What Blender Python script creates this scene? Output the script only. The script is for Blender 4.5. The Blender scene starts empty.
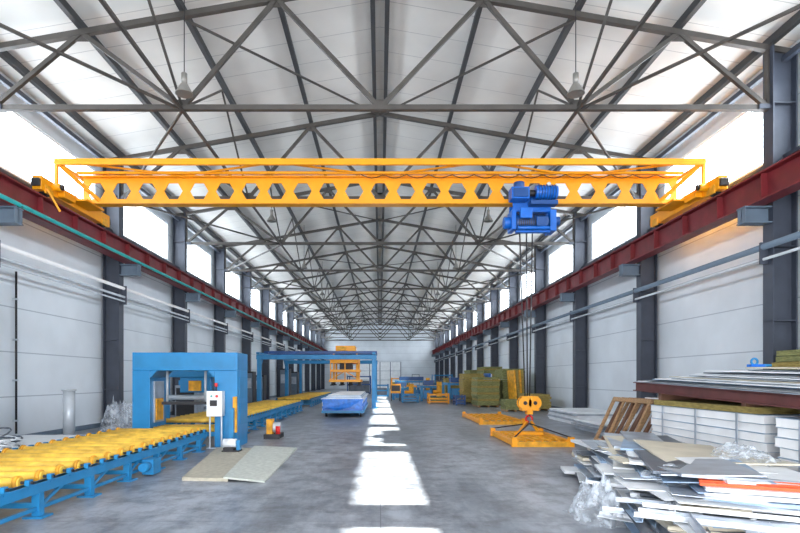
import bpy, bmesh, math, random
from mathutils import Vector, Matrix, noise
random.seed(7)
scn = bpy.context.scene
COL = scn.collection
scn.view_settings.view_transform = 'Standard'

# ------------------------------------------------------------------ materials
def mat(name, col, rough=0.5, metal=0.0, var=0.12, scale=3.0, bump=0.0, bscale=30.0, stretch=None):
    m = bpy.data.materials.new(name); m.use_nodes = True
    nt = m.node_tree; n = nt.nodes; l = nt.links
    b = n['Principled BSDF']
    b.inputs['Roughness'].default_value = rough
    b.inputs['Metallic'].default_value = metal
    tc = n.new('ShaderNodeTexCoord'); mp = n.new('ShaderNodeMapping')
    l.new(tc.outputs['Object'], mp.inputs['Vector'])
    if stretch: mp.inputs['Scale'].default_value = stretch
    nz = n.new('ShaderNodeTexNoise'); nz.inputs['Scale'].default_value = scale
    nz.inputs['Detail'].default_value = 5.0
    l.new(mp.outputs['Vector'], nz.inputs['Vector'])
    cr = n.new('ShaderNodeValToRGB')
    cr.color_ramp.elements[0].position = 0.3; cr.color_ramp.elements[1].position = 0.7
    cr.color_ramp.elements[0].color = (*[max(0, c*(1-var)) for c in col], 1)
    cr.color_ramp.elements[1].color = (*[min(1, c*(1+var)) for c in col], 1)
    l.new(nz.outputs['Fac'], cr.inputs['Fac']); l.new(cr.outputs['Color'], b.inputs['Base Color'])
    if bump > 0:
        n2 = n.new('ShaderNodeTexNoise'); n2.inputs['Scale'].default_value = bscale
        l.new(mp.outputs['Vector'], n2.inputs['Vector'])
        bp = n.new('ShaderNodeBump'); bp.inputs['Strength'].default_value = bump
        bp.inputs['Distance'].default_value = 0.02
        l.new(n2.outputs['Fac'], bp.inputs['Height']); l.new(bp.outputs['Normal'], b.inputs['Normal'])
    return m

def panel_mat(name, col, seam, axis, period, width, rough=0.45):
    """sandwich panel cladding with real seams every <period> metres"""
    m = bpy.data.materials.new(name); m.use_nodes = True
    nt = m.node_tree; n = nt.nodes; l = nt.links
    b = n['Principled BSDF']; b.inputs['Roughness'].default_value = rough
    tc = n.new('ShaderNodeTexCoord'); sp = n.new('ShaderNodeSeparateXYZ')
    l.new(tc.outputs['Object'], sp.inputs[0])
    d = n.new('ShaderNodeMath'); d.operation = 'DIVIDE'; d.inputs[1].default_value = period
    l.new(sp.outputs[axis], d.inputs[0])
    f = n.new('ShaderNodeMath'); f.operation = 'FRACT'; l.new(d.outputs[0], f.inputs[0])
    c = n.new('ShaderNodeMath'); c.operation = 'LESS_THAN'; c.inputs[1].default_value = width/period
    l.new(f.outputs[0], c.inputs[0])
    nz = n.new('ShaderNodeTexNoise'); nz.inputs['Scale'].default_value = 0.6; nz.inputs['Detail'].default_value = 6
    l.new(tc.outputs['Object'], nz.inputs['Vector'])
    cr = n.new('ShaderNodeValToRGB')
    cr.color_ramp.elements[0].position = 0.3; cr.color_ramp.elements[1].position = 0.75
    cr.color_ramp.elements[0].color = (*[x*0.82 for x in col], 1)
    cr.color_ramp.elements[1].color = (*col, 1)
    l.new(nz.outputs['Fac'], cr.inputs['Fac'])
    mx = n.new('ShaderNodeMix'); mx.data_type = 'RGBA'
    l.new(c.outputs[0], mx.inputs['Factor']); l.new(cr.outputs['Color'], mx.inputs['A'])
    mx.inputs['B'].default_value = (*seam, 1)
    l.new(mx.outputs['Result'], b.inputs['Base Color'])
    return m

def film_mat(name, col, alpha):
    m = bpy.data.materials.new(name); m.use_nodes = True
    b = m.node_tree.nodes['Principled BSDF']
    b.inputs['Base Color'].default_value = (*col, 1); b.inputs['Roughness'].default_value = 0.12
    nz = m.node_tree.nodes.new('ShaderNodeTexNoise'); nz.inputs['Scale'].default_value = 7
    mr = m.node_tree.nodes.new('ShaderNodeMapRange'); mr.inputs['From Min'].default_value=.35; mr.inputs['From Max'].default_value=.65
    mr.inputs['To Min'].default_value = max(0, alpha-0.2); mr.inputs['To Max'].default_value = min(1, alpha+0.25)
    m.node_tree.links.new(nz.outputs['Fac'], mr.inputs['Value'])
    m.node_tree.links.new(mr.outputs['Result'], b.inputs['Alpha'])
    return m

def glass_mat():
    m = bpy.data.materials.new('window_glazing'); m.use_nodes = True
    nt = m.node_tree; n = nt.nodes; l = nt.links
    n.remove(n['Principled BSDF'])
    t = n.new('ShaderNodeBsdfTransparent'); t.inputs[0].default_value = (0.93, 0.97, 1, 1)
    g = n.new('ShaderNodeBsdfGlossy'); g.inputs['Roughness'].default_value = 0.1
    mx = n.new('ShaderNodeMixShader'); mx.inputs[0].default_value = 0.05
    l.new(t.outputs[0], mx.inputs[1]); l.new(g.outputs[0], mx.inputs[2])
    l.new(mx.outputs[0], n['Material Output'].inputs[0])
    return m

M = dict(
 wall=panel_mat('wall_panel', (0.78,0.84,0.90), (0.40,0.45,0.52), 2, 1.1, 0.026),
 roof=panel_mat('roof_panel', (0.84,0.83,0.80), (0.48,0.48,0.48), 1, 1.0, 0.022),
 steel=mat('column_paint', (0.050,0.060,0.085), 0.5, 0.1),
 truss=mat('truss_paint', (0.075,0.068,0.062), 0.5, 0.2, 0.25, 2.0),
 purlin=mat('purlin_paint', (0.048,0.050,0.055), 0.55, 0.1),
 red=mat('red_primer', (0.17,0.014,0.020), 0.5, 0.0, 0.25),
 darkred=mat('rack_primer', (0.11,0.03,0.028), 0.6, 0.0, 0.3),
 yellow=mat('crane_yellow', (0.90,0.36,0.003), 0.4, 0.0, 0.05),
 ygrim=mat('worn_yellow', (0.75,0.35,0.02), 0.6, 0.0, 0.3, 6.0),
 yslat=mat('roller_yellow', (0.84,0.48,0.06), 0.5, 0.0, 0.32, 5.0),
 blue=mat('machine_blue', (0.008,0.21,0.48), 0.4, 0.0, 0.1),
 lblue=mat('line_blue', (0.012,0.21,0.46), 0.45, 0.0, 0.12),
 hblue=mat('hoist_blue', (0.004,0.13,0.55), 0.35, 0.0, 0.15),
 navy=mat('navy_paint', (0.005,0.06,0.23), 0.4),
 teal=mat('conductor_teal', (0.02,0.30,0.30), 0.4),
 white=mat('white_coated', (0.84,0.85,0.86), 0.4, 0.0, 0.05),
 pipe=mat('pipe_grey', (0.50,0.55,0.60), 0.4, 0.2),
 bpipe=mat('pipe_blue_grey', (0.13,0.18,0.24), 0.45, 0.1),
 dark=mat('dark_steel', (0.03,0.03,0.035), 0.5, 0.4),
 rope=mat('wire_rope', (0.04,0.04,0.045), 0.5, 0.3),
 wool=mat('mineral_wool', (0.34,0.26,0.08), 0.95, 0, 0.35, 8, 0.6, 60, (1,1,6)),
 woolg=mat('mineral_wool_greenish', (0.24,0.25,0.10), 0.95, 0, 0.4, 8, 0.6, 60, (1,1,6)),
 wood=mat('plank_wood', (0.40,0.24,0.12), 0.75, 0, 0.3, 3, 0.2, 20, (1,8,8)),
 rust=mat('brown_board', (0.20,0.10,0.06), 0.7, 0, 0.3),
 sheetA=mat('sheet_galvanised', (0.42,0.47,0.54), 0.3, 0.5, 0.25),
 sheetB=mat('sheet_white', (0.80,0.83,0.86), 0.4, 0.0, 0.08),
 sheetC=mat('sheet_bluish', (0.28,0.40,0.56), 0.35, 0.2, 0.2),
 sheetD=mat('sheet_cream', (0.60,0.55,0.44), 0.5, 0.0, 0.12),
 sheetE=mat('sheet_dark_grey', (0.10,0.12,0.15), 0.4, 0.3, 0.3),
 orange=mat('orange_trim', (0.85,0.09,0.012), 0.5),
 redbtn=mat('signal_red', (0.7,0.02,0.02), 0.4),
 film=film_mat('plastic_film', (0.72,0.79,0.87), 0.28),
 lamp=mat('lamp_reflector', (0.28,0.27,0.25), 0.4, 0.4, 0.05),
 boardA=mat('speckled_board', (0.54,0.57,0.52), 0.6, 0, 0.15, 14),
 boardB=mat('beige_board', (0.46,0.43,0.34), 0.6, 0, 0.15, 14),
 tarp=mat('blue_wrap', (0.01,0.16,0.62), 0.35, 0, 0.3, 5, 0.8, 8),
 glass=glass_mat(),
)
def floor_mat():
    m = bpy.data.materials.new('concrete_floor'); m.use_nodes = True
    nt = m.node_tree; n = nt.nodes; l = nt.links; b = n['Principled BSDF']
    tc = n.new('ShaderNodeTexCoord')
    a = n.new('ShaderNodeTexNoise'); a.inputs['Scale'].default_value = 0.5; a.inputs['Detail'].default_value = 10; a.inputs['Roughness'].default_value=0.72
    c = n.new('ShaderNodeTexNoise'); c.inputs['Scale'].default_value = 2.2; c.inputs['Detail'].default_value = 12; c.inputs['Roughness'].default_value=0.75
    mp = n.new('ShaderNodeMapping'); mp.inputs['Scale'].default_value = (1.8, 0.45, 1)
    l.new(tc.outputs['Object'], mp.inputs[0]); l.new(mp.outputs[0], a.inputs[0]); l.new(tc.outputs['Object'], c.inputs[0])
    cr = n.new('ShaderNodeValToRGB'); e = cr.color_ramp.elements
    e[0].position = 0.40; e[0].color = (0.145,0.163,0.195,1); e[1].position = 0.59; e[1].color = (0.35,0.375,0.42,1)
    l.new(a.outputs['Fac'], cr.inputs[0])
    c2 = n.new('ShaderNodeValToRGB'); e = c2.color_ramp.elements
    e[0].position = 0.38; e[0].color = (0.55,0.54,0.54,1); e[1].position = 0.55; e[1].color = (1.08,1.08,1.08,1)
    l.new(c.outputs['Fac'], c2.inputs[0])
    mx = n.new('ShaderNodeMix'); mx.data_type='RGBA'; mx.blend_type='MULTIPLY'; mx.inputs['Factor'].default_value=1
    l.new(cr.outputs[0], mx.inputs['A']); l.new(c2.outputs[0], mx.inputs['B'])
    sp = n.new('ShaderNodeSeparateXYZ'); l.new(tc.outputs['Object'], sp.inputs[0])
    def joint(out, per):
        d = n.new('ShaderNodeMath'); d.operation='DIVIDE'; d.inputs[1].default_value=per; l.new(out, d.inputs[0])
        f = n.new('ShaderNodeMath'); f.operation='FRACT'; l.new(d.outputs[0], f.inputs[0])
        k = n.new('ShaderNodeMath'); k.operation='LESS_THAN'; k.inputs[1].default_value=0.012/per; l.new(f.outputs[0], k.inputs[0]); return k.outputs[0]
    mxx = n.new('ShaderNodeMath'); mxx.operation='MAXIMUM'
    l.new(joint(sp.outputs[0],4.5), mxx.inputs[0]); l.new(joint(sp.outputs[1],6.0), mxx.inputs[1])
    m2 = n.new('ShaderNodeMix'); m2.data_type='RGBA'; l.new(mxx.outputs[0], m2.inputs['Factor'])
    l.new(mx.outputs['Result'], m2.inputs['A']); m2.inputs['B'].default_value=(0.12,0.13,0.15,1)
    l.new(m2.outputs['Result'], b.inputs['Base Color'])
    mr = n.new('ShaderNodeMapRange'); mr.inputs['To Min'].default_value=0.18; mr.inputs['To Max'].default_value=0.5
    l.new(a.outputs['Fac'], mr.inputs[0]); l.new(mr.outputs[0], b.inputs['Roughness'])
    return m
M['floor'] = floor_mat()

# ------------------------------------------------------------------ mesh builder
class MB:
    def __init__(s): s.bm = bmesh.new(); s.mats = []
    def mi(s, k):
        if k not in s.mats: s.mats.append(k)
        return s.mats.index(k)
    def hexa(s, vs, k):
        v = [s.bm.verts.new(p) for p in vs]; i = s.mi(k)
        for f in ((0,3,2,1),(4,5,6,7),(0,1,5,4),(1,2,6,5),(2,3,7,6),(3,0,4,7)):
            s.bm.faces.new([v[a] for a in f]).material_index = i
    def box(s, x0,x1,y0,y1,z0,z1, k):
        s.hexa([(x0,y0,z0),(x1,y0,z0),(x1,y1,z0),(x0,y1,z0),(x0,y0,z1),(x1,y0,z1),(x1,y1,z1),(x0,y1,z1)], k)
    def obox(s, c, size, rot, k):
        R = rot if isinstance(rot, Matrix) else Matrix.Rotation(rot, 3, 'Z')
        c = Vector(c); a,b,h = [t/2 for t in size]
        s.hexa([c+R@Vector(p) for p in ((-a,-b,-h),(a,-b,-h),(a,b,-h),(-a,b,-h),(-a,-b,h),(a,-b,h),(a,b,h),(-a,b,h))], k)
    def beam(s, p, q, w, h, k):
        p = Vector(p); q = Vector(q); d = (q-p); d.normalize()
        up = Vector((0,0,1)) if abs(d.z) < 0.98 else Vector((0,1,0))
        a = d.cross(up).normalized(); b = a.cross(d).normalized()
        a *= w/2; b *= h/2
        s.hexa([p-a-b, p+a-b, q+a-b, q-a-b, p-a+b, p+a+b, q+a+b, q-a+b], k)
    def ibeam(s, p, q, w, h, k, t=0.025):
        p = Vector(p); q = Vector(q); d = (q-p).normalized()
        up = Vector((0,0,1)) if abs(d.z) < 0.98 else Vector((1,0,0))
        a = d.cross(up).normalized(); b = a.cross(d).normalized()
        def bb(off, ww, hh):
            P=p+off; Q=q+off; A=a*ww/2; B=b*hh/2
            s.hexa([P-A-B,P+A-B,Q+A-B,Q-A-B,P-A+B,P+A+B,Q+A+B,Q-A+B], k)
        bb(b*(h/2-t/2), w, t); bb(-b*(h/2-t/2), w, t); bb(Vector((0,0,0)), t, h-2*t)
    def cyl(s, p, q, r, k, seg=12, r2=None, cap=True):
        p = Vector(p); q = Vector(q); d = (q-p).normalized(); r2 = r if r2 is None else r2
        up = Vector((0,0,1)) if abs(d.z) < 0.9 else Vector((1,0,0))
        a = d.cross(up).normalized(); b = d.cross(a); i = s.mi(k)
        A=[];B=[]
        for j in range(seg):
            t = 2*math.pi*j/seg; o = a*math.cos(t)+b*math.sin(t)
            A.append(s.bm.verts.new(p+o*r)); B.append(s.bm.verts.new(q+o*r2))
        for j in range(seg):
            f = s.bm.faces.new([A[j],A[(j+1)%seg],B[(j+1)%seg],B[j]]); f.material_index=i; f.smooth=True
        if cap:
            s.bm.faces.new(A[::-1]).material_index=i; s.bm.faces.new(B).material_index=i
    def tube(s, pts, r, k, seg=8):
        for a,b in zip(pts[:-1],pts[1:]): s.cyl(a,b,r,k,seg)
    def ring(s, c, axis, R, r, k, n=20, arc=1.0, start=0):
        c=Vector(c); d=Vector(axis).normalized(); up=Vector((0,0,1)) if abs(d.z)<0.9 else Vector((1,0,0))
        a=d.cross(up).normalized(); b=d.cross(a)
        pts=[c+(a*math.cos(start+2*math.pi*arc*j/n)+b*math.sin(start+2*math.pi*arc*j/n))*R for j in range(n+1)]
        s.tube(pts, r, k, 6)
    def poly(s, pts, k):
        f=s.bm.faces.new([s.bm.verts.new(p) for p in pts]); f.material_index=s.mi(k); return f
    def mesh(s, name):
        bmesh.ops.recalc_face_normals(s.bm, faces=s.bm.faces)
        me = bpy.data.meshes.new(name); s.bm.to_mesh(me); s.bm.free()
        for k in s.mats: me.materials.append(M[k])
        return me
    def done(s, name, parent=None, loc=(0,0,0), bevel=0):
        o = bpy.data.objects.new(name, s.mesh(name)); COL.objects.link(o); o.location = loc
        if parent: o.parent = parent
        if bevel:
            bv = o.modifiers.new('bevel','BEVEL'); bv.width=bevel; bv.segments=2; bv.limit_method='ANGLE'
        return o
def inst(name, me, loc, parent=None, rot=(0,0,0), scale=(1,1,1)):
    o = bpy.data.objects.new(name, me); COL.objects.link(o); o.location=loc; o.rotation_euler=rot; o.scale=scale
    if parent: o.parent=parent
    return o
def empty(name, loc=(0,0,0)):
    o = bpy.data.objects.new(name, None); COL.objects.link(o); o.location=loc; return o

Y0, Y1 = -9.0, 85.0
XW = 9.05
ZC = 1.55
def roofz(x): return 10.5 - 0.175*abs(x)

# ------------------------------------------------------------------ shell
b = MB(); b.box(-9.3,9.3,Y0-0.3,Y1+0.3,-0.2,0,'floor'); b.done('floor')
b = MB()
OV = 1.45  # unseen eave overhang, sized to narrow the sun patches on the floor
for s in (-1,1):
    xe = s*(XW+OV)
    b.hexa([(0,Y0-.5,roofz(0)),(xe,Y0-.5,roofz(xe)),(xe,Y1+.5,roofz(xe)),(0,Y1+.5,roofz(0)),
            (0,Y0-.5,roofz(0)+.15),(xe,Y0-.5,roofz(xe)+.15),(xe,Y1+.5,roofz(xe)+.15),(0,Y1+.5,roofz(0)+.15)],'roof')
b.done('ceiling')
ZS, ZT = 6.6, 8.2
cols = [-6+6*i for i in range(16)]  # -6..84
bays = [(cols[i]+0.5, cols[i+1]-0.5) for i in range(15)]
for s,nm in ((-1,'left'),(1,'right')):
    b = MB(); xa, xb = sorted((s*XW, s*(XW+0.15)))
    b.box(xa,xb,Y0,Y1,0,ZS,'wall'); b.box(xa,xb,Y0,Y1,ZT,roofz(XW+.15)-.002,'wall')
    prev = Y0
    for (u,v) in bays:
        b.box(xa,xb,prev,u,ZS,ZT,'wall'); prev = v
    b.box(xa,xb,prev,Y1,ZS,ZT,'wall')
    b.done('wall_'+nm)
b = MB(); W=5.0
for z in (0.03, 1.57): b.box(-.05,.05,0,W,z-.03,z+.03,'white')
for i in range(6):
    y = min(max(i*W/5,.025),W-.025); b.box(-.03,.03,y-.018,y+.018,0.06,1.54,'white')
b.box(-.006,.006,.05,W-.05,.06,1.54,'glass')
wm = b.mesh('window_unit')
k=1
for s in (-1,1):
    for (u,v) in bays:
        inst('window_%d'%k, wm, (s*(XW+0.075),u,ZS)); k+=1
for s,nm in ((-1,'left'),(1,'right')):
    b=MB(); b.box(*sorted((s*(XW-.06),s*XW)),Y0,Y1,ZS-.05,ZS,'white'); b.box(*sorted((s*(XW-.04),s*XW)),Y0,Y1,0,0.14,'bpipe')
    b.done('baseboard_'+nm)
def gable(b, y0,y1, holes=None):
    X=XW+.15; zt=0
    if holes:
        x0,x1,zt=holes
        b.box(-X,x0,y0,y1,0,zt,'wall'); b.box(x1,X,y0,y1,0,zt,'wall')
    pts=[(-X,zt),(X,zt),(X,roofz(X)),(0,roofz(0)),(-X,roofz(X))]
    A=[b.bm.verts.new((p[0],y0,p[1])) for p in pts]; B=[b.bm.verts.new((p[0],y1,p[1])) for p in pts]
    i=b.mi('wall')
    b.bm.faces.new(A[::-1]).material_index=i; b.bm.faces.new(B).material_index=i
    for j in range(5): b.bm.faces.new([A[j],A[(j+1)%5],B[(j+1)%5],B[j]]).material_index=i
b=MB(); gable(b,Y1,Y1+.15); b.done('wall_back')
b=MB(); gable(b,Y0-.15,Y0,(-7,7,6.5)); b.done('wall_front')  # unseen gate opening behind the camera, added to let sky light in
b=MB(); b.box(-3.2,3.2,Y1-.08,Y1-.01,0,4.2,'sheetB')
for x in (-3.2,-1.6,0,1.6,3.2): b.box(x-.06,x+.06,Y1-.12,Y1-.08,0,4.2,'bpipe')
for z in (0.05,1.4,2.8,4.2): b.box(-3.2,3.2,Y1-.12,Y1-.08,z-.05,z+.05,'pipe')
b.done('door_1')
b=MB(); b.box(5.0,6.0,Y1-.08,Y1-.01,0,2.2,'sheetB'); b.box(4.92,5.0,Y1-.1,Y1-.01,0,2.28,'bpipe'); b.box(6.0,6.08,Y1-.1,Y1-.01,0,2.28,'bpipe'); b.box(4.92,6.08,Y1-.1,Y1-.01,2.2,2.28,'bpipe')
b.cyl((5.9,Y1-.08,1.05),(5.9,Y1-.13,1.05),.03,'dark'); b.done('door_2')

# ------------------------------------------------------------------ columns with corbels
def column(s):
    b=MB(); x0,x1=8.45,8.98
    for (a,c) in ((x0,x0+.03),(x1-.03,x1)):
        b.box(*sorted((s*a,s*c)),-.16,.16,0,8.75,'steel')
    b.box(*sorted((s*(x0+.03),s*(x1-.03))),-.015,.015,0,8.75,'steel')
    b.box(*sorted((s*8.35,s*9.0)),-.24,.24,0,.03,'steel')
    for z in (1.2,2.8,4.4,6.2,7.5): b.box(*sorted((s*x0,s*x1)),-.15,.15,z,z+.02,'steel')
    b.box(*sorted((s*7.85,s*8.45)),-.14,.14,5.25,5.28,'bpipe')
    b.box(*sorted((s*7.85,s*8.45)),-.14,.14,4.92,4.95,'bpipe')
    b.box(*sorted((s*7.87,s*8.45)),-.012,.012,4.95,5.25,'bpipe')
    b.box(*sorted((s*7.87,s*7.89)),-.13,.13,4.95,5.25,'bpipe')
    b.box(*sorted((s*8.2,s*8.45)),-.1,.1,7.40,7.5,'steel')
    return b.mesh('steel_column')
for s in (-1,1):
    me=column(s)
    for y in cols: inst('steel_column', me, (0,y,0))
for s in (-1,1):
    b=MB()
    for y in cols[:-1]:
        b.beam((s*8.72,y+.1,8.45),(s*8.72,y+5.9,8.45),.1,.12,'steel')
        b.beam((s*8.72,y+.1,6.35),(s*8.72,y+5.9,6.35),.06,.08,'steel')
    b.done('column_tie_beam')

# ------------------------------------------------------------------ trusses
def truss():
    b=MB(); zl=7.45
    top=lambda x:10.22-0.175*abs(x)
    b.beam((-8.45,0,zl),(8.45,0,zl),.11,.11,'truss')
    for s in (-1,1):
        b.beam((s*8.9,0,top(8.9)),(0,0,top(0)),.12,.12,'truss')
        seq=[(8.45,zl),(6.5,top(6.5)),(4.3,zl),(2.25,top(2.25)),(0,zl)]
        for (a,z1),(c,z2) in zip(seq[:-1],seq[1:]): b.beam((s*a,0,z1),(s*c,0,z2),.085,.09,'truss')
        for a,z in seq:
            zz = z-.12 if z>zl else z+.06
            b.box(s*a-.17,s*a+.17,-.012,.012,zz-.06,zz+.12,'truss')
        b.beam((s*8.45,0,zl),(s*8.45,0,top(8.45)),.1,.1,'truss')
    return b.mesh('roof_truss')
tm=truss(); tys=[y for y in cols if y>=-6]
for y in tys: inst('roof_truss', tm, (0,y,0))
b=MB()
for x in (-.17,.17,2.25,-2.25,4.3,-4.3,6.5,-6.5,8.5,-8.5):
    z=roofz(x); b.box(x-.03,x+.03,Y0,Y1,z-.20,z-.012,'purlin'); b.box(x-.055,x+.055,Y0,Y1,z-.215,z-.195,'purlin')
b.done('roof_purlins')
b=MB(); topz=lambda x:10.16-0.175*abs(x)
for i,y in enumerate(tys[:-1]):
    for s in (-1,1):
        b.beam((s*4.3,y,7.40),(s*4.3,y+6,7.40),.06,.06,'truss')
        b.beam((s*4.3,y,7.45),(s*4.3,y+3,topz(4.3)),.045,.045,'truss')
        b.beam((s*4.3,y+6,7.45),(s*4.3,y+3,topz(4.3)),.045,.045,'truss')
        if i%2==0:
            b.beam((s*8.4,y,7.40),(s*4.3,y+6,7.40),.05,.05,'truss')
        else:
            b.beam((s*4.3,y,7.40),(s*8.4,y+6,7.40),.05,.05,'truss')
            b.beam((s*4.3,y,topz(4.3)),(0,y+6,topz(0)),.045,.045,'truss')
b.done('roof_bracing')

# ------------------------------------------------------------------ crane rails
for s in (-1,1):
    b=MB(); b.ibeam((s*8.1,Y0+.1,5.58),(s*8.1,Y1-.1,5.58),.34,.6,'red',.035)
    y=Y0+1
    while y<Y1-.3: b.box(s*8.1-.15,s*8.1+.15,y-.01,y+.01,5.32,5.84,'red'); y+=1.5
    b.box(s*8.1-.04,s*8.1+.04,Y0+.1,Y1-.1,5.88,5.95,'dark')
    b.done('crane_runway_beam')
b=MB(); b.cyl((-7.82,Y0+.1,5.33),(-7.82,Y1-.1,5.33),.045,'teal')
for y in cols: b.box(-7.90,-7.78,y-.03,y+.03,5.29,5.37,'dark')
b.done('conductor_bar')
b=MB()
b.cyl((-8.36,Y0+.1,4.50),(-8.36,Y1-.1,4.50),.05,'white'); b.cyl((-8.34,Y0+.1,4.22),(-8.34,Y1-.1,4.22),.035,'pipe'); b.cyl((-8.34,Y0+.1,4.08),(-8.34,Y1-.1,4.08),.025,'pipe')
for y in cols: b.box(-8.445,-8.28,y-.02,y+.02,3.98,4.58,'steel')
b.done('water_pipes')
b=MB()
b.cyl((8.34,Y0+.1,4.42),(8.34,Y1-.1,4.42),.07,'bpipe'); b.cyl((8.34,Y0+.1,4.15),(8.34,Y1-.1,4.15),.03,'pipe')
for y in cols: b.box(8.27,8.445,y-.02,y+.02,4.05,4.52,'steel')
b.done('compressed_air_pipes')

# ------------------------------------------------------------------ overhead crane
CY=14.65
crane=empty('overhead_crane',(0,CY,0))
bm=bmesh.new(); p=0.686; n=23; X0=-7.89; zl,zh=6.2,6.88; zm=(zl+zh)/2; r=.245
for i in range(n):
    cx=X0+p*(i+.5)
    h=[(cx+r*math.cos(math.radians(a)), zm+r*math.sin(math.radians(a))) for a in (0,60,120,180,240,300)]
    L,R=cx-p/2,cx+p/2
    polys=[[(L,zh),(R,zh),h[1],h[2]],[(R,zh),(R,zm),h[0],h[1]],[(R,zm),(R,zl),h[5],h[0]],[(R,zl),(L,zl),h[4],h[5]],[(L,zl),(L,zm),h[3],h[4]],[(L,zm),(L,zh),h[2],h[3]]]
    for q in polys: bm.faces.new([bm.verts.new((x,0,z)) for x,z in q])
bmesh.ops.remove_doubles(bm,verts=bm.verts,dist=.001); bmesh.ops.recalc_face_normals(bm,faces=bm.faces)
me=bpy.data.meshes.new('girder_web'); bm.to_mesh(me); bm.free(); me.materials.append(M['yellow'])
o=bpy.data.objects.new('girder_web',me); COL.objects.link(o); o.parent=crane
sm=o.modifiers.new('s','SOLIDIFY'); sm.thickness=.03; sm.offset=0
b=MB()
b.box(-7.9,7.9,-.15,.15,6.17,6.20,'yellow'); b.box(-7.9,7.9,-.15,.15,6.88,6.91,'yellow')
b.done('girder_flanges',crane)
b=MB(); yo=-.85; zt=6.98
b.box(-8.15,8.15,yo-.04,yo+.04,zt-.07,zt+.08,'yellow')
b.box(-7.9,7.9,-.3,-.22,6.90,6.96,'yellow')
m_=6
for i in range(m_):
    xa=-7.8+15.6*i/m_; xb=-7.8+15.6*(i+1)/m_
    if i%2==0: b.beam((xa,yo,zt),(xb,-.1,6.92),.05,.04,'yellow')
    else: b.beam((xa,-.1,6.92),(xb,yo,zt),.05,.04,'yellow')
for s in (-1,1):
    b.beam((s*8.1,yo,zt),(s*8.1,yo,6.3),.07,.07,'yellow')
    b.beam((s*8.1,yo,zt),(s*7.4,-.1,6.25),.08,.08,'yellow')
    b.beam((s*8.1,yo,zt),(s*8.1,.6,zt),.07,.07,'yellow')
    b.beam((s*8.1,.6,zt),(s*8.1,.6,6.3),.07,.07,'yellow')
b.done('stiffening_truss',crane)
for s in (-1,1):
    b=MB(); x=s*8.1
    b.box(x-.11,x+.11,-1.65,1.65,6.03,6.36,'yellow')
    b.box(x-.1,x+.1,-1.72,-1.65,6.1,6.28,'dark'); b.box(x-.1,x+.1,1.65,1.72,6.1,6.28,'dark')
    for y in (-1.35,1.35):
        b.cyl((x-.07,y,6.10),(x+.07,y,6.10),.15,'dark',18)
        b.box(x-s*.11-.02,x-s*.11+.02,y-.16,y+.16,5.99,6.2,'ygrim')
    b.cyl((x-s*.11,-1.2,6.22),(x-s*.32,-1.2,6.22),.09,'yellow',14); b.cyl((x-s*.32,-1.2,6.22),(x-s*.38,-1.2,6.22),.07,'dark',14)
    b.box(x-s*.2-.09,x-s*.2+.09,-1.0,-.5,6.05,6.2,'yellow')
    b.box(*sorted((s*7.55,s*8.0)),-.45,.45,6.14,6.2,'yellow')
    if s<0: b.beam((s*7.95,-1.5,6.1),(s*7.75,-1.3,5.6),.05,.05,'yellow')
    b.done('end_carriage',crane,bevel=.012)
b=MB(); pts=[]
for i in range(91):
    t=i/90; x=-.5+8.3*t
    pts.append((x,-.25,6.9-.10*abs(math.sin(math.pi*t*14))))
b.tube(pts,.010,'dark',5); b.done('festoon_cable',crane)
hoist=MB(); hx=3.98
for sy in (-.2,.2):
    hoist.box(hx-.5,hx+.5,sy-.02,sy+.02,5.95,6.42,'hblue')
    for dx in (-.3,.3): hoist.cyl((hx+dx,sy*.45,6.27),(hx+dx,sy,6.27),.09,'dark',14)
hoist.box(hx-.5,hx+.5,-.2,.2,5.93,5.98,'hblue')
hoist.box(hx-.62,hx-.16,-.6,-.24,6.16,6.46,'hblue'); hoist.box(hx-.58,hx-.2,-.64,-.6,6.20,6.42,'navy')
hoist.cyl((hx-.39,-.42,6.46),(hx-.39,-.42,6.62),.14,'navy',16)
hoist.cyl((hx+.02,-.44,6.36),(hx+.58,-.44,6.36),.17,'hblue',20)
for j in range(7): hoist.cyl((hx+.08+.07*j,-.44,6.36),(hx+.10+.07*j,-.44,6.36),.20,'navy',20)
hoist.cyl((hx-.16,-.44,6.34),(hx+.02,-.44,6.34),.08,'dark',14)
hoist.box(hx-.1,hx+.6,-.5,-.2,6.05,6.16,'navy')
hoist.cyl((hx+.35,-.55,6.55),(hx+.35,-.33,6.55),.05,'pipe',12)
hoist.cyl((hx-.42,-.12,5.66),(hx+.42,-.12,5.66),.22,'navy',24)
for j in range(14): hoist.cyl((hx-.36+.05*j,-.12,5.66),(hx-.335+.05*j,-.12,5.66),.235,'rope',24)
hoist.box(hx-.56,hx-.44,-.36,.14,5.44,5.95,'hblue'); hoist.box(hx+.44,hx+.60,-.36,.14,5.40,5.95,'hblue')
hoist.cyl((hx-.56,-.12,5.66),(hx-.72,-.12,5.66),.16,'hblue',18); hoist.cyl((hx+.60,-.12,5.7),(hx+.74,-.12,5.7),.13,'navy',18)
hoist.box(hx-.36,hx-.06,-.48,-.36,5.70,5.96,'hblue'); hoist.box(hx+.06,hx+.34,-.46,-.36,5.5,5.74,'navy')
hoist.cyl((hx-.42,-.40,5.46),(hx+.42,-.40,5.46),.05,'hblue',14)
hoist.box(hx-.44,hx+.44,-.34,-.2,5.36,5.42,'hblue')
hoist.done('electric_hoist',crane,bevel=.012)
b=MB()
for dx in (-.30,-.12,.04): b.cyl((hx+dx,-.12,5.5),(hx-.05+dx*.35,-.12,1.0),.018,'rope',6)
b.done('hoist_rope',crane)
b=MB(); bx=3.93
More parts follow.
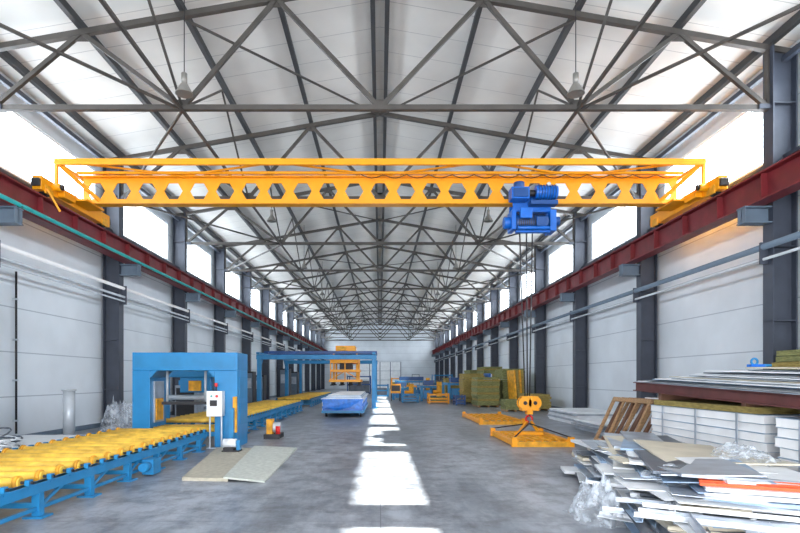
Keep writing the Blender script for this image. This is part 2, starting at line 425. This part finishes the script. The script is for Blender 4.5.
for sx in (-.13,.13):
    b.cyl((bx+sx,-.24,.92),(bx+sx,-.20,.92),.17,'yellow',24); b.cyl((bx+sx,-.04,.92),(bx+sx,0,.92),.17,'yellow',24)
    b.cyl((bx+sx,-.2,.92),(bx+sx,-.04,.92),.14,'dark',20); b.cyl((bx+sx,-.26,.92),(bx+sx,.02,.92),.05,'dark',14)
b.box(bx-.2,bx+.2,-.22,-.02,.72,.82,'yellow'); b.box(bx-.08,bx+.08,-.2,-.04,.62,.74,'yellow')
for sx in (-1,1): b.box(bx+sx*.2-.02,bx+sx*.2+.02,-.25,.01,.72,1.08,'yellow')
b.box(bx-.22,bx+.22,-.2,-.04,1.05,1.1,'ygrim')
b.ring((bx,-.12,.50),(0,1,0),.085,.028,'redbtn',16,.8,math.pi*.55)
b.cyl((bx,-.12,.64),(bx,-.12,.57),.03,'dark')
b.done('hook_block',crane)

def pallet(name, cx,cy,lx,ly,slings=None):
    b=MB()
    for sx in (-1,1): b.box(cx+sx*lx/2-.04,cx+sx*lx/2+.04,cy-ly/2,cy+ly/2,0.02,.14,'yellow')
    for sy in (-1,0,1): b.box(cx-lx/2,cx+lx/2,cy+sy*ly/2-.05,cy+sy*ly/2+.05,0.0,.12,'ygrim')
    m=7
    for i in range(m):
        x=cx-lx/2+lx*(i+.5)/m; b.box(x-.02,x+.02,cy-ly/2,cy+ly/2,.12,.145,'yellow')
    for i in range(5):
        y=cy-ly/2+ly*(i+.5)/5; b.box(cx-lx/2,cx+lx/2,y-.025,y+.025,.145,.16,'ygrim')
    for sx in (-1,1):
        for sy in (-1,1):
            b.box(cx+sx*lx/2-.06,cx+sx*lx/2+.06,cy+sy*ly/2-.06,cy+sy*ly/2+.06,0,.22,'yellow')
    if slings:
        for sx in (-1,1):
            for sy in (-1,1): b.cyl((cx+sx*lx/2,cy+sy*ly/2,.21),slings,.018,'dark',6)
        for sx in (-.3,.3): b.beam((cx+sx,cy,.14),(slings[0]+sx*.2,slings[1],.42),.06,.06,'yellow')
        b.box(cx-.36,cx+.36,cy-.04,cy+.04,.16,.22,'yellow')
    return b.done(name)
pallet('lifting_pallet',3.72,13.8,1.30,2.4,(3.93,CY-.12,.38))
pallet('lifting_pallet',4.15,20.6,1.45,3.8)

# ------------------------------------------------------------------ lamps
b=MB()
b.cyl((0,0,-.04),(0,0,.18),.06,'lamp',14)
b.cyl((0,0,-.04),(0,0,-.24),.07,'lamp',24,.18,cap=False); b.cyl((0,0,-.242),(0,0,-.25),.18,'lamp',24)
b.cyl((0,0,.18),(0,0,2.08),.010,'dark',6)
lm=b.mesh('high_bay_lamp')
for y in (11.4,20.6,29.4,38.6,47.4,56.6,65.4):
    for s in (-1,1): inst('high_bay_lamp', lm, (s*4.05,y,roofz(4.05)-2.1))

# ------------------------------------------------------------------ conveyors
def conveyor(x0,x1,y0,y1,z,pitch,rr,ribs=False):
    b=MB()
    for x in (x0,x1):
        b.box(x-.035,x+.035,y0,y1,z-.15,z-.03,'lblue'); b.box(x-.06,x+.06,y0,y1,z-.045,z-.03,'lblue')
        b.box(x-.02,x+.02,y0,y1,.08,.12,'lblue')
        y=y0+.3
        while y<y1:
            b.box(x-.045,x+.045,y-.045,y+.045,.0,z-.15,'lblue'); b.box(x-.11,x+.11,y-.11,y+.11,0,.02,'lblue')
            b.beam((x,y,.1),(x,y+.5,z-.14),.03,.03,'lblue')
            y+=1.1
    y=y0+.3
    while y<y1: b.box(x0,x1,y-.035,y+.035,.10,.16,'lblue'); y+=1.1
    y=y0+pitch/2
    while y<y1-.05:
        b.cyl((x0+.06,y,z),(x1-.06,y,z),rr,'yslat',14); b.cyl((x0-.04,y,z),(x1+.07,y,z),.018,'dark',6)
        b.box(x1+.0,x1+.05,y-.035,y+.035,z-.06,z+.03,'lblue'); b.box(x0-.05,x0,y-.035,y+.035,z-.06,z+.03,'lblue')
        if ribs:
            for xx in (x0+.1,x1-.1): b.cyl((xx-.02,y,z),(xx+.02,y,z),rr+.02,'ygrim',12)
        y+=pitch
    return b
b=conveyor(-5.8,-3.85,2.6,12.1,.42,.40,.056,True)
b.box(-3.80,-3.62,8.8,9.1,0.02,.26,'lblue'); b.cyl((-3.71,8.6,.16),(-3.71,8.8,.16),.07,'lblue',12)
b.done('roller_conveyor')
b=conveyor(-5.75,-3.85,14.4,27.5,.45,.38,.06); b.done('roller_conveyor')
b=conveyor(-5.75,-3.85,30.5,44,.45,.38,.065); b.done('roller_conveyor')

# ------------------------------------------------------------------ blue portal machine
gm=empty('portal_saw_machine',(0,0,0))
b=MB(); ya,yb=12.45,13.4; xl,xr=-5.60,-3.22
b.box(xl,xl+.40,ya,yb,0,1.74,'blue'); b.box(xr-.52,xr,ya,yb,0,1.74,'blue')
b.box(xl,xr,ya,yb,1.74,2.15,'blue')
for (cx,s) in ((xl+.40,1),(xr-.52,-1)):
    b.hexa([(cx,ya,1.58),(cx+s*.02,ya,1.58),(cx+s*.16,ya,1.74),(cx,ya,1.74),(cx,yb,1.58),(cx+s*.02,yb,1.58),(cx+s*.16,yb,1.74),(cx,yb,1.74)],'blue')
b.done('frame',gm,bevel=.015)
b=MB()
for z in (1.35,.75): b.box(xr,xr+.012,ya+.15,yb-.15,z-.25,z+.25,'lblue')
b.box(xl+.06,xr-.06,ya-.01,ya,1.82,2.07,'lblue')
b.box(xl+.40,xr-.52,ya+.1,yb-.1,.24,.34,'lblue')
for i in range(4): b.cyl((xl+.42,ya+.18+i*.2,.40),(xr-.54,ya+.18+i*.2,.40),.06,'yslat')
b.cyl((-5.0,ya+.5,1.0),(-5.0,ya+.5,1.74),.03,'pipe'); b.cyl((-4.1,ya+.5,1.0),(-4.1,ya+.5,1.74),.03,'pipe')
b.box(-5.1,-3.95,ya+.42,ya+.58,.95,1.02,'dark')
b.box(xl+.40,xl+.43,ya+.2,yb-.2,.55,1.5,'sheetA'); b.box(xl+.43,xl+.45,ya+.25,yb-.3,.6,1.1,'ygrim')
b.done('tooling',gm)
b=MB()
b.box(-3.84,-3.50,ya-.26,ya-.012,.72,1.28,'white'); b.box(-3.81,-3.53,ya-.275,ya-.26,.76,1.24,'sheetB')
b.cyl((-3.60,ya-.28,1.17),(-3.60,ya-.32,1.17),.03,'redbtn'); b.cyl((-3.72,ya-.28,1.17),(-3.72,ya-.31,1.17),.02,'teal')
b.box(-3.76,-3.6,ya-.285,ya-.275,.95,1.08,'dark')
for x in (-3.8,-3.54): b.cyl((x,ya-.14,.0),(x,ya-.14,.72),.02,'pipe')
b.box(-3.86,-3.46,ya-.22,ya-.06,0,.02,'pipe')
b.cyl((-3.66,ya-.14,1.28),(-3.66,ya-.14,1.38),.02,'dark'); b.cyl((-3.66,ya-.14,1.38),(-3.66,ya-.14,1.46),.035,'redbtn')
b.done('control_box',gm,bevel=.008)
b=MB(); b.box(-3.36,-3.26,ya-.2,ya-.1,0,.9,'lblue'); b.box(-3.30,-3.22,ya-.1,ya-.012,.35,1.15,'ygrim'); b.box(-3.4,-3.22,ya-.24,ya-.06,0,.02,'lblue')
b.done('guard_post',gm)
b=MB(); ya2=16.2
for x in (-6.4,-4.35): b.box(x-.10,x+.10,ya2,ya2+.35,0 if x<-6 else .62,1.75,'lblue')
b.box(-6.5,-4.25,ya2,ya2+.35,1.6,1.8,'lblue'); b.box(-5.9,-5.0,ya2+.05,ya2+.3,1.15,1.6,'blue')
b.cyl((-6.3,ya2+.17,1.0),(-4.45,ya2+.17,1.0),.08,'pipe',16)
b.box(-5.6,-5.25,ya2-.1,ya2,1.2,1.5,'ygrim')
b.box(-4.5,-4.2,ya2,ya2+.35,.52,.62,'lblue')
b.done('pressing_portal',bevel=.01)

b=MB(); b.box(-3.0,-2.6,14.2,14.9,0,.12,'dark'); b.cyl((-2.95,14.5,.28),(-2.62,14.5,.28),.13,'pipe',16); b.box(-2.95,-2.8,14.3,14.6,.12,.50,'ygrim')
b.cyl((-2.66,14.35,.12),(-2.66,14.35,.32),.06,'redbtn',12); b.done('hydraulic_pump')
b=MB(); b.box(-3.22,-3.02,11.3,11.6,.08,.14,'dark'); b.cyl((-3.25,11.45,.22),(-2.98,11.45,.22),.09,'sheetB',14); b.box(-2.97,-2.9,11.38,11.52,.08,.28,'lblue')
b.box(-3.25,-2.9,11.3,11.6,.052,.08,'dark'); b.done('electric_motor')

b=MB()
b.hexa([(-3.02,8.4,0.0),(-2.30,8.32,0),(-2.72,12.0,0),(-3.58,12.1,0),(-3.02,8.4,.05),(-2.30,8.32,.05),(-2.72,12.0,.05),(-3.58,12.1,.05)],'boardB')
b.hexa([(-2.36,8.3,0.05),(-1.72,8.22,.0),(-1.84,12.2,.0),(-2.78,12.2,.05),(-2.36,8.3,.075),(-1.72,8.22,.03),(-1.84,12.2,.03),(-2.78,12.2,.075)],'boardA')
b.done('facing_sheet')

# ------------------------------------------------------------------ blue gantry with yellow vacuum lifter
g=empty('blue_gantry',(0,0,0))
b=MB()
for y in (29,37.5):
    for x in (-6.35,-.32):
        b.box(x-.11,x+.11,y-.11,y+.11,0,2.6,'lblue'); b.box(x-.2,x+.2,y-.2,y+.2,0,.03,'lblue')
    b.box(-6.5,-.17,y-.1,y+.1,2.58,2.82,'lblue')
for x in (-6.35,-.32): b.box(x-.08,x+.08,28.6,44.5,2.82,2.95,'lblue')
for x in (-6.35,-.32):
    b.box(x-.09,x+.09,44,44.2,0,2.82,'lblue')
    b.beam((x,29,2.0),(x,30.0,2.82),.08,.08,'lblue'); b.beam((x,37.5,2.0),(x,36.5,2.82),.08,.08,'lblue')
b.done('frame',g,bevel=.01)
b=MB()
for y in (31.0,33.4): b.box(-6.5,-.17,y-.08,y+.08,2.97,3.12,'navy')
for x in (-6.35,-.32): b.box(x-.12,x+.12,30.6,33.8,2.95,3.03,'navy')
b.box(-2.5,-1.4,31.0,33.0,3.12,3.42,'yellow'); b.box(-2.4,-1.9,30.9,31.0,3.15,3.38,'ygrim')
b.box(-2.75,-1.2,30.75,33.2,2.45,2.75,'yellow')
for x in (-2.6,-1.3):
    for y in (31.1,32.9): b.box(x-.05,x+.05,y-.05,y+.05,1.4,2.97,'ygrim')
b.box(-2.85,-1.05,30.7,33.3,1.38,1.52,'yellow'); b.box(-2.75,-1.15,30.7,33.3,1.95,2.08,'yellow')
b.box(-2.3,-1.6,31.4,32.6,2.08,2.97,'dark')
for x in (-2.7,-2.2,-1.7,-1.2):
    for y in (31,32,33): b.cyl((x,y,1.38),(x,y,1.24),.04,'dark'); b.cyl((x,y,1.24),(x,y,1.18),.09,'dark',12,.12)
for x in (-2.75,-1.95,-1.15): b.box(x-.03,x+.03,30.66,30.72,1.45,2.9,'yellow')
b.beam((-2.75,30.69,1.5),(-1.95,30.69,2.0),.05,.05,'yellow'); b.beam((-1.15,30.69,1.5),(-1.95,30.69,2.0),.05,.05,'yellow')
b.done('vacuum_lifter',g)

b=MB()
b.box(-2.35,-.65,22.1,30.2,.18,.28,'lblue')
for y in (22.6,25.5,28.5,30):
    for x in (-2.2,-.8): b.cyl((x-.04,y,.12),(x+.04,y,.12),.12,'dark',14); b.box(x-.06,x+.06,y-.08,y+.08,.1,.2,'lblue')
z=.28
for i in range(5):
    j=random.uniform(-.03,.03); b.box(-2.3+j,-.7+j,22.15+j*2,30.1+j,z,z+.085,'tarp' if i!=3 else 'sheetB'); z+=.09
b.box(-2.36,-.64,22.07,30.2,z,z+.04,'sheetB')
for i in range(6): b.box(-2.34,-2.32,22.3+i*1.3,22.36+i*1.3,.28,z,'white')
b.poly([(-2.33,22.03,z+.02),(-.67,22.03,z+.02),(-.75,22.0,.34),(-1.2,21.95,.42),(-1.7,22.0,.3),(-2.25,21.97,.38)],'tarp')
for i in range(4): b.box(-2.25+.03*i,-.75-.02*i,22.4+.2*i,30.0,z+.04+.03*i,z+.065+.03*i,'sheetB' if i%2 else 'sheetC')
b.done('wrapped_panel_pack')

# ------------------------------------------------------------------ far machines
def forming(x0,x1,y0,y1,h,name):
    b=MB()
    for x in (x0,x1):
        for y in (y0,y1): b.box(x-.09,x+.09,y-.09,y+.09,0,h,'lblue')
    for z in (.35,h-.1):
        for x in (x0,x1): b.box(x-.06,x+.06,y0,y1,z-.08,z+.08,'lblue')
        for y in (y0,y1): b.box(x0,x1,y-.06,y+.06,z-.08,z+.08,'lblue')
    n=max(3,int((x1-x0)/.35))
    for i in range(n):
        x=x0+(x1-x0)*(i+.5)/n; b.cyl((x,y0,h-.1),(x,y1,h-.1),.09,'yslat',10)
    b.box(x0+.15,x0+.7,y0-.15,y0+.5,.15,h*.7,'blue'); b.cyl((x0+.8,y0-.1,h*.6),(x1-.1,y0-.1,h*.6),.12,'yellow',16)
    b.box(x1-.45,x1-.1,y0-.2,y0,.3,h+.25,'ygrim'); b.box(x0+.9,x1-.5,y0-.12,y0-.02,.15,.4,'navy')
    b.box(x0+.2,x1-.6,y0+.6,y0+1.6,h,h+.35,'navy')
    b.done(name,bevel=.01)
forming(1.0,2.6,41,44,.95,'profiling_machine'); forming(2.9,4.4,38.5,42,1.1,'profiling_machine'); forming(4.7,6.5,37.5,41,1.3,'profiling_machine')
forming(1.6,4.6,50,56,1.4,'profiling_machine')
def crate(x0,x1,y0,y1,h,k,name='steel_crate'):
    b=MB()
    for x in (x0,x1):
        for y in (y0,y1): b.box(x-.05,x+.05,y-.05,y+.05,0,h+.1,k)
    for z in (.12,h*.55,h): 
        for y in (y0,y1): b.box(x0,x1,y-.03,y+.03,z-.05,z+.05,k)
        for x in (x0,x1): b.box(x-.03,x+.03,y0,y1,z-.05,z+.05,k)
    b.box(x0,x1,y0,y1,.1,.14,k); b.box(x0+.1,x1-.1,y0+.1,y1-.1,.14,h*.75,'woolg' if k=='yellow' else 'sheetE')
    b.done(name)
crate(3.1,4.3,34.6,35.7,.55,'yellow'); crate(1.5,2.5,36.2,37.4,.5,'lblue'); crate(4.5,5.0,32.5,33.6,.5,'navy'); crate(1.3,3.2,60,63,1.6,'yellow'); crate(5.2,6.8,52,55,1.9,'lblue'); crate(-3.3,-1.0,56,60,1.8,'navy'); crate(-.6,.7,47.5,49,1.0,'lblue')
b=MB()
b.box(.75,1.45,38.5,39.1,.55,1.2,'yellow'); b.box(.8,1.4,38.47,38.5,.7,1.1,'dark')
for x in (.8,1.4):
    for y in (38.55,39.05): b.box(x-.03,x+.03,y-.03,y+.03,0,.55,'dark')
b.done('control_cabinet')

# ------------------------------------------------------------------ mineral wool stacks
def slabs(b,x0,x1,y0,y1,z0,h,t,k,jit=.04,k2=None):
    z=z0; i=0
    while z<z0+h-1e-4:
        a,c,d,e=[random.uniform(-jit,jit) for _ in range(4)]
        b.box(x0+a,x1+c,y0+d,y1+e,z,z+t*.90,(k2 if (k2 and i%3==2) else k)); z+=t; i+=1
    return z
def woolstack(x0,x1,y0,y1,h,k,name='mineral_wool_stack',k2=None):
    b=MB()
    for x in (x0+.1,(x0+x1)/2,x1-.1): b.box(x-.05,x+.05,y0,y1,0,.1,'wood')
    slabs(b,x0,x1,y0,y1,.1,h-.1,.12,k,.04,k2); b.done(name)
woolstack(5.35,6.55,30.2,32.2,1.6,'woolg',k2='wool'); woolstack(7.15,8.25,26.6,28.4,.8,'wool'); woolstack(6.95,8.2,31.2,33.4,2.1,'woolg')
woolstack(5.2,6.5,34.4,36.2,1.9,'wool'); woolstack(5.9,6.9,26.0,27.1,.55,'woolg')
woolstack(7.0,8.2,43,46,2.2,'woolg'); woolstack(5.6,6.8,47,49,1.6,'wool'); woolstack(6.95,8.2,36.8,39.5,2.3,'woolg',k2='wool')
b=MB()
for i in range(4): b.obox((7.1+i*.14,29.6,1.02),(.1,1.5,2.0),Matrix.Rotation(math.radians(-4),3,'Y'),'wool' if i%2 else 'ygrim')
b.done('leaning_wool_board')
b=MB(); b.box(6.72,6.82,33.9,36.0,0,1.9,'tarp'); b.box(6.82,6.9,33.95,36.0,0,1.85,'sheetB'); b.done('blue_panel_board')
b=MB(); slabs(b,6.6,8.2,18.6,21.6,0,.42,.06,'sheetB',.08,'sheetA'); b.done('white_sheet_stack')
b=MB(); slabs(b,6.1,7.9,15.2,17.4,0,.30,.05,'sheetA',.1,'sheetB'); b.done('white_sheet_stack')

# ------------------------------------------------------------------ brown leaning boards / frames
b=MB()
def frame(c,h,l,ang,k):
    R=Matrix.Rotation(math.radians(ang),3,'Y'); c=Vector(c)
    for s in (-1,1):
        b.obox(c+R@Vector((0,s*(l/2-.05),0)),(.05,.10,h),R,k); b.obox(c+R@Vector((0,0,s*(h/2-.05))),(.05,l-.2,.10),R,k)
    for q in (-.17,.17): b.obox(c+R@Vector((0,l*q,0)),(.04,.07,h-.2),R,k)
for i in range(4): frame((5.50+i*.16,12.5+random.uniform(-.15,.15),.56),1.2,1.9,25+i*1.5,['wood','rust','wood','rust'][i])
for i in range(5): b.obox((6.2+i*.10,12.5+random.uniform(-.1,.1),.56),(.04,2.0,1.2),Matrix.Rotation(math.radians(27),3,'Y'),['sheetB','rust','sheetA','wood','sheetB'][i])
b.done('leaning_timber_frames')
b=MB(); slabs(b,6.95,8.1,11.7,13.6,0,1.0,.07,'sheetB',.05,'rust'); b.done('board_stack')

# ------------------------------------------------------------------ sandwich panel stacks
def sandwich(x0,x1,y0,y1,h,name,wooltop=0):
    b=MB()
    for y in (y0+.3,(y0+y1)/2,y1-.3): b.box(x0+.05,x1-.05,y-.05,y+.05,0,.1,'wood')
    z=.1
    while z<h-1e-3:
        j=random.uniform(-.02,.02); j2=random.uniform(-.05,.05)
        b.box(x0+j,x1+j,y0+j2,y1+j2,z,z+.006,'sheetB'); b.box(x0+j+.012,x1+j-.012,y0+j2+.01,y1+j2-.01,z+.006,z+.112,'white')
        b.box(x0+j,x1+j,y0+j2,y1+j2,z+.112,z+.118,'sheetC'); z+=.122
    for i in range(3):
        y=y0+(y1-y0)*(i+.5)/3; b.box(x0-.035,x0-.025,y-.02,y+.02,.1,z,'sheetA')
    if wooltop: b.box(x0+.02,x1,y0+.2,y1-.1,z,z+wooltop,'wool')
    b.done(name); return z+wooltop
zt1=sandwich(5.05,7.3,7.25,10.3,.98,'sandwich_panel_stack',.09)
zt2=sandwich(4.93,7.3,4.3,6.85,.98,'sandwich_panel_stack')
# ------------------------------------------------------------------ rack beams resting on bearers
rack=empty('storage_rack',(0,0,0))
b=MB()
def railz(y): return 1.12+.030*(y-4.0)
for x in (5.0,7.1):
    b.ibeam((x,4.0,railz(4.0)+.085),(x,10.75,railz(10.75)+.085),.13,.17,'darkred',.018)
for y,zz in ((4.8,zt2),(6.5,zt2),(7.7,zt1),(10.0,zt1)):
    b.box(5.08,7.05,y-.05,y+.05,zz,railz(y)-.001,'rust')
b.done('beams',rack)
b=MB()
cyc=['sheetA','sheetB','sheetB','sheetE','sheetC','sheetB','sheetA','sheetB','sheetD','sheetB']
pit=math.atan(.030); z=.0
for i in range(19):
    t=random.uniform(.008,.016); L=6.5-.23*i*random.uniform(.75,1.1); x0_=4.84+random.uniform(-.07,.12)
    R=Matrix.Rotation(random.uniform(-.014,.014),3,'Z')@Matrix.Rotation(pit,3,'X')
    yc=4.2+L/2
    b.obox(((x0_+7.2)/2,yc,railz(yc)+.17+z+t/2),(7.2-x0_,L,t),R,cyc[i%10]); z+=t+.004
b.done('sheets',rack)
b=MB(); cx,cy,cz=4.98,7.3,railz(7)+.17+z+.005
b.box(cx-.09,cx+.09,cy-.05,cy+.05,cz,cz+.035,'hblue'); b.ring((cx-.02,cy,cz+.07),(0,1,0),.042,.014,'blue',14); b.cyl((cx+.09,cy,cz+.02),(cx+.20,cy,cz+.02),.018,'blue')
b.done('plate_clamp',rack)
b=MB(); slabs(b,7.5,8.05,9.2,11.5,0,1.62,.09,'woolg',.02,'wool'); b.done('mineral_wool_stack')
woolstack(8.15,8.95,8.6,11.4,2.1,'woolg',k2='wool')

# ------------------------------------------------------------------ scrap sheet pile
pile=empty('scrap_sheet_pile',(0,0,0))
b=MB(); random.seed(21)
keys=['sheetA','sheetB','sheetC','sheetB','sheetA','sheetB','sheetE','sheetB','sheetC','sheetA','sheetD','sheetB','sheetE']
def xleft(y): return 2.15+ (y-5.2)*.21
def ext_of(Wd,L,yaw): return abs(Wd/2*math.cos(yaw))+abs(L/2*math.sin(yaw))
nS=190
for i in range(nS):
    f=i/nS
    sp=1-.35*f
    cy=7.3+random.uniform(-2.2,2.0)*sp
    L=random.uniform(1.1,2.5)*(1-.10*f); Wd=random.uniform(.45,1.25)*(1-.10*f)
    z=.015+.55*f*random.uniform(.95,1)
    yaw=math.radians(random.choice([-18,-14,-10,-20,-16,-12,-25,78,-8,-22])+random.uniform(-5,5))
    while 2*ext_of(Wd,L,yaw)>4.80-xleft(cy)-.35*f: L*=.93; Wd*=.95
    e=ext_of(Wd,L,yaw); lo=xleft(cy)+.35*f+e; hi=4.80-e
    cx=random.uniform(min(lo,hi),hi)
    R=Matrix.Rotation(yaw,3,'Z')@Matrix.Rotation(math.radians(random.uniform(-2,2)*(.3+f)),3,'X')@Matrix.Rotation(math.radians(random.uniform(-3,3)*(.3+f)),3,'Y')
    b.obox((cx,cy,z+.05),(Wd,L,random.choice([.005,.008,.012,.02,.03,.045])),R,random.choice(keys))
b.done('sheets',pile)
b=MB()
for i in range(90):
    f=i/90; z=.02+.36*f*random.uniform(.75,1)
    cy=random.uniform(4.5,6.2)
    yaw=math.radians(random.choice([random.uniform(52,76),random.uniform(-35,-12)])); pit=math.radians(random.uniform(-3.5,3.5))
    R=Matrix.Rotation(yaw,3,'Z')@Matrix.Rotation(pit,3,'X'); L=random.uniform(1.0,2.1); k=random.choice(['sheetA','sheetB','sheetA','sheetB','sheetC','sheetE','rust' if i%5==0 else 'sheetD'])
    e=ext_of(.1,L,yaw); lo=xleft(cy)+e; hi=4.75-e
    cx=random.uniform(min(lo,hi),hi)
    wv=random.choice([.04,.06,.12])
    c=Vector((cx,cy,z+.04)); b.obox(c,(wv,L,.006),R,k); b.obox(c+R@Vector((wv/2,0,.015)),(.006,L,.03),R,k)
# bundle of flashing strips with orange-red edge trims lying on the front of the pile
R=Matrix.Rotation(math.radians(66),3,'Z')
for i in range(7): b.obox((3.62+.01*i,5.0+.02*i,.24+.045*i),(.55-.03*i,1.35-.03*i,.034),R,['sheetB','sheetA','sheetE','sheetB','sheetC','sheetB','sheetB'][i])
for i in range(3): b.obox((3.62+.05*i,5.05+.10*i,.545+.006*i),(.05,1.2,.03),R,'orange')
b.done('flashing_profiles',pile)

# ------------------------------------------------------------------ plastic film
def film(name, c, sx, sy, h, seed, k='film', n=40, parent=None):
    me=bpy.data.meshes.new(name); vs=[]; fs=[]
    for j in range(n+1):
        for i in range(n+1):
            u=i/n*2-1; v=j/n*2-1
            e=max(0,1-(u*u+v*v)**.9)
            q=noise.noise(Vector((u*2.2+seed,v*2.2,seed)))+.6*noise.noise(Vector((u*6,v*6+seed,1)))+.4*abs(noise.noise(Vector((u*13,v*13,seed))))
            z=h*(e**.5)*(.7+.6*q)
            a=1+.25*noise.noise(Vector((u*3,v*3,seed+5)))
            vs.append((c[0]+u*sx*a,c[1]+v*sy*a,c[2]+max(z,.008)))
    for j in range(n):
        for i in range(n):
            a=j*(n+1)+i; fs.append((a,a+1,a+n+2,a+n+1))
    me.from_pydata(vs,[],fs); me.materials.append(M[k])
    for p_ in me.polygons: p_.use_smooth=True
    o=bpy.data.objects.new(name,me); COL.objects.link(o)
    if parent: o.parent=parent
    return o
film('plastic_film_a',(2.42,6.1,0),.27,.40,.50,3.1,parent=pile)
film('plastic_film_b',(3.2,5.9,.46),.34,.35,.16,7.7,parent=pile)
film('plastic_film_c',(4.4,6.7,.56),.28,.5,.18,2.7,parent=pile)
film('plastic_film_heap',(-7.55,16.0,0),.5,.55,.95,5.2)
film('plastic_film_heap',(-6.45,8.2,0),.3,.5,.28,9.4)

# ------------------------------------------------------------------ left side stuff
b=MB(); b.cyl((-7.9,14.0,0),(-7.9,14.0,1.25),.14,'pipe',20); b.cyl((-7.9,14.0,1.25),(-7.9,14.0,1.29),.17,'pipe',20)
b.cyl((-7.9,14,0),(-7.9,14,.04),.2,'pipe',20); b.done('vent_pipe')
b=MB(); random.seed(3)
for i in range(40):
    c=(-7.15+random.uniform(-.2,.2),9.6+random.uniform(-.3,.3),.28+random.uniform(-.08,.20))
    ax=(random.uniform(-.25,.25),random.uniform(-.25,.25),1); b.ring((c[0],c[1],c[2]),ax,random.uniform(.45,.70),.015,'sheetB' if i%3 else 'sheetE',18)
b.done('wire_coil')
b=MB()
slabs(b,-8.3,-6.7,10.9,13.0,0,.22,.04,'sheetA',.1,'sheetB'); b.done('metal_strip_stack')
b=MB()
b.box(-8.0,-7.2,21.5,22.5,0,1.3,'sheetA'); b.box(-7.95,-7.25,21.48,21.5,.1,1.2,'dark'); b.box(-7.9,-7.3,21.6,22.4,1.3,1.5,'lblue'); b.done('electrical_cabinet',bevel=.01)
b=MB()
b.cyl((-8.98,13.6,.2),(-8.98,13.6,4.2),.025,'dark',8)
for z in (.5,1.5,2.5,3.5): b.box(-9.05,-8.95,13.56,13.64,z,z+.04,'pipe')
b.done('wall_conduit')
b=MB()
for (x,y,w,h) in ((-8.0,33,.8,2.0),(-8.0,36,.9,1.8),(-7.8,45,1.0,2.4),(-7.9,50,1,2.2)):
    b.box(x-.4,x+.4,y,y+w,0,h,'dark'); b.box(x-.36,x+.36,y-.02,y,.1,h-.1,'bpipe'); b.box(x-.3,x+.3,y-.04,y-.02,h*.5,h*.8,'sheetA')
b.done('switchgear_cabinets')

# ------------------------------------------------------------------ light
w=bpy.data.worlds.new('sky'); scn.world=w; w.use_nodes=True
nt=w.node_tree; bg=nt.nodes['Background']
sky=nt.nodes.new('ShaderNodeTexSky'); sky.sky_type='HOSEK_WILKIE'; sky.turbidity=3.0; sky.ground_albedo=.4
sky.sun_direction=Vector((1,-.03,.785)).normalized()
mx=nt.nodes.new('ShaderNodeMix'); mx.data_type='RGBA'; mx.inputs['Factor'].default_value=.9
nt.links.new(sky.outputs[0],mx.inputs['A']); mx.inputs['B'].default_value=(.96,.965,.985,1)
nt.links.new(mx.outputs['Result'],bg.inputs['Color']); bg.inputs['Strength'].default_value=16.0
sd=bpy.data.lights.new('sun','SUN'); sd.energy=55; sd.angle=math.radians(.6); sd.color=(1,.91,.78)
so=bpy.data.objects.new('sun',sd); COL.objects.link(so); so.rotation_euler=Vector((-1,.03,-.80)).to_track_quat('-Z','Y').to_euler()
so.location=(20,0,20)
def portal(loc,sx,sy):
    d=bpy.data.lights.new('skylight_portal','AREA'); d.shape='RECTANGLE'; d.size=sx; d.size_y=sy
    d.cycles.is_portal=True
    o=bpy.data.objects.new('skylight_portal',d); COL.objects.link(o); o.location=loc
    tgt=Vector((0,loc[1],loc[2])) if abs(loc[0])>1 else Vector((0,20,loc[2]))
    z=-(tgt-o.location).normalized()
    x=Vector((0,0,1)) if abs(loc[0])>1 else Vector((1,0,0)); y=z.cross(x)
    o.rotation_euler=Matrix((x,y,z)).transposed().to_euler()
H=math.pi/2
portal((-9.25,38.5,7.4),1.6,94); portal((9.25,38.5,7.4),1.6,94); portal((0,-9.2,3.25),14,6.5)

# ------------------------------------------------------------------ camera
cd=bpy.data.cameras.new('camera'); cam=bpy.data.objects.new('camera',cd); COL.objects.link(cam)
cam.location=(0,0,ZC); cam.rotation_euler=(H,0,0)
cd.sensor_width=36; cd.lens=551/800*36; cd.shift_x=.025; cd.shift_y=.1406; cd.clip_start=.1; cd.clip_end=300
scn.camera=cam
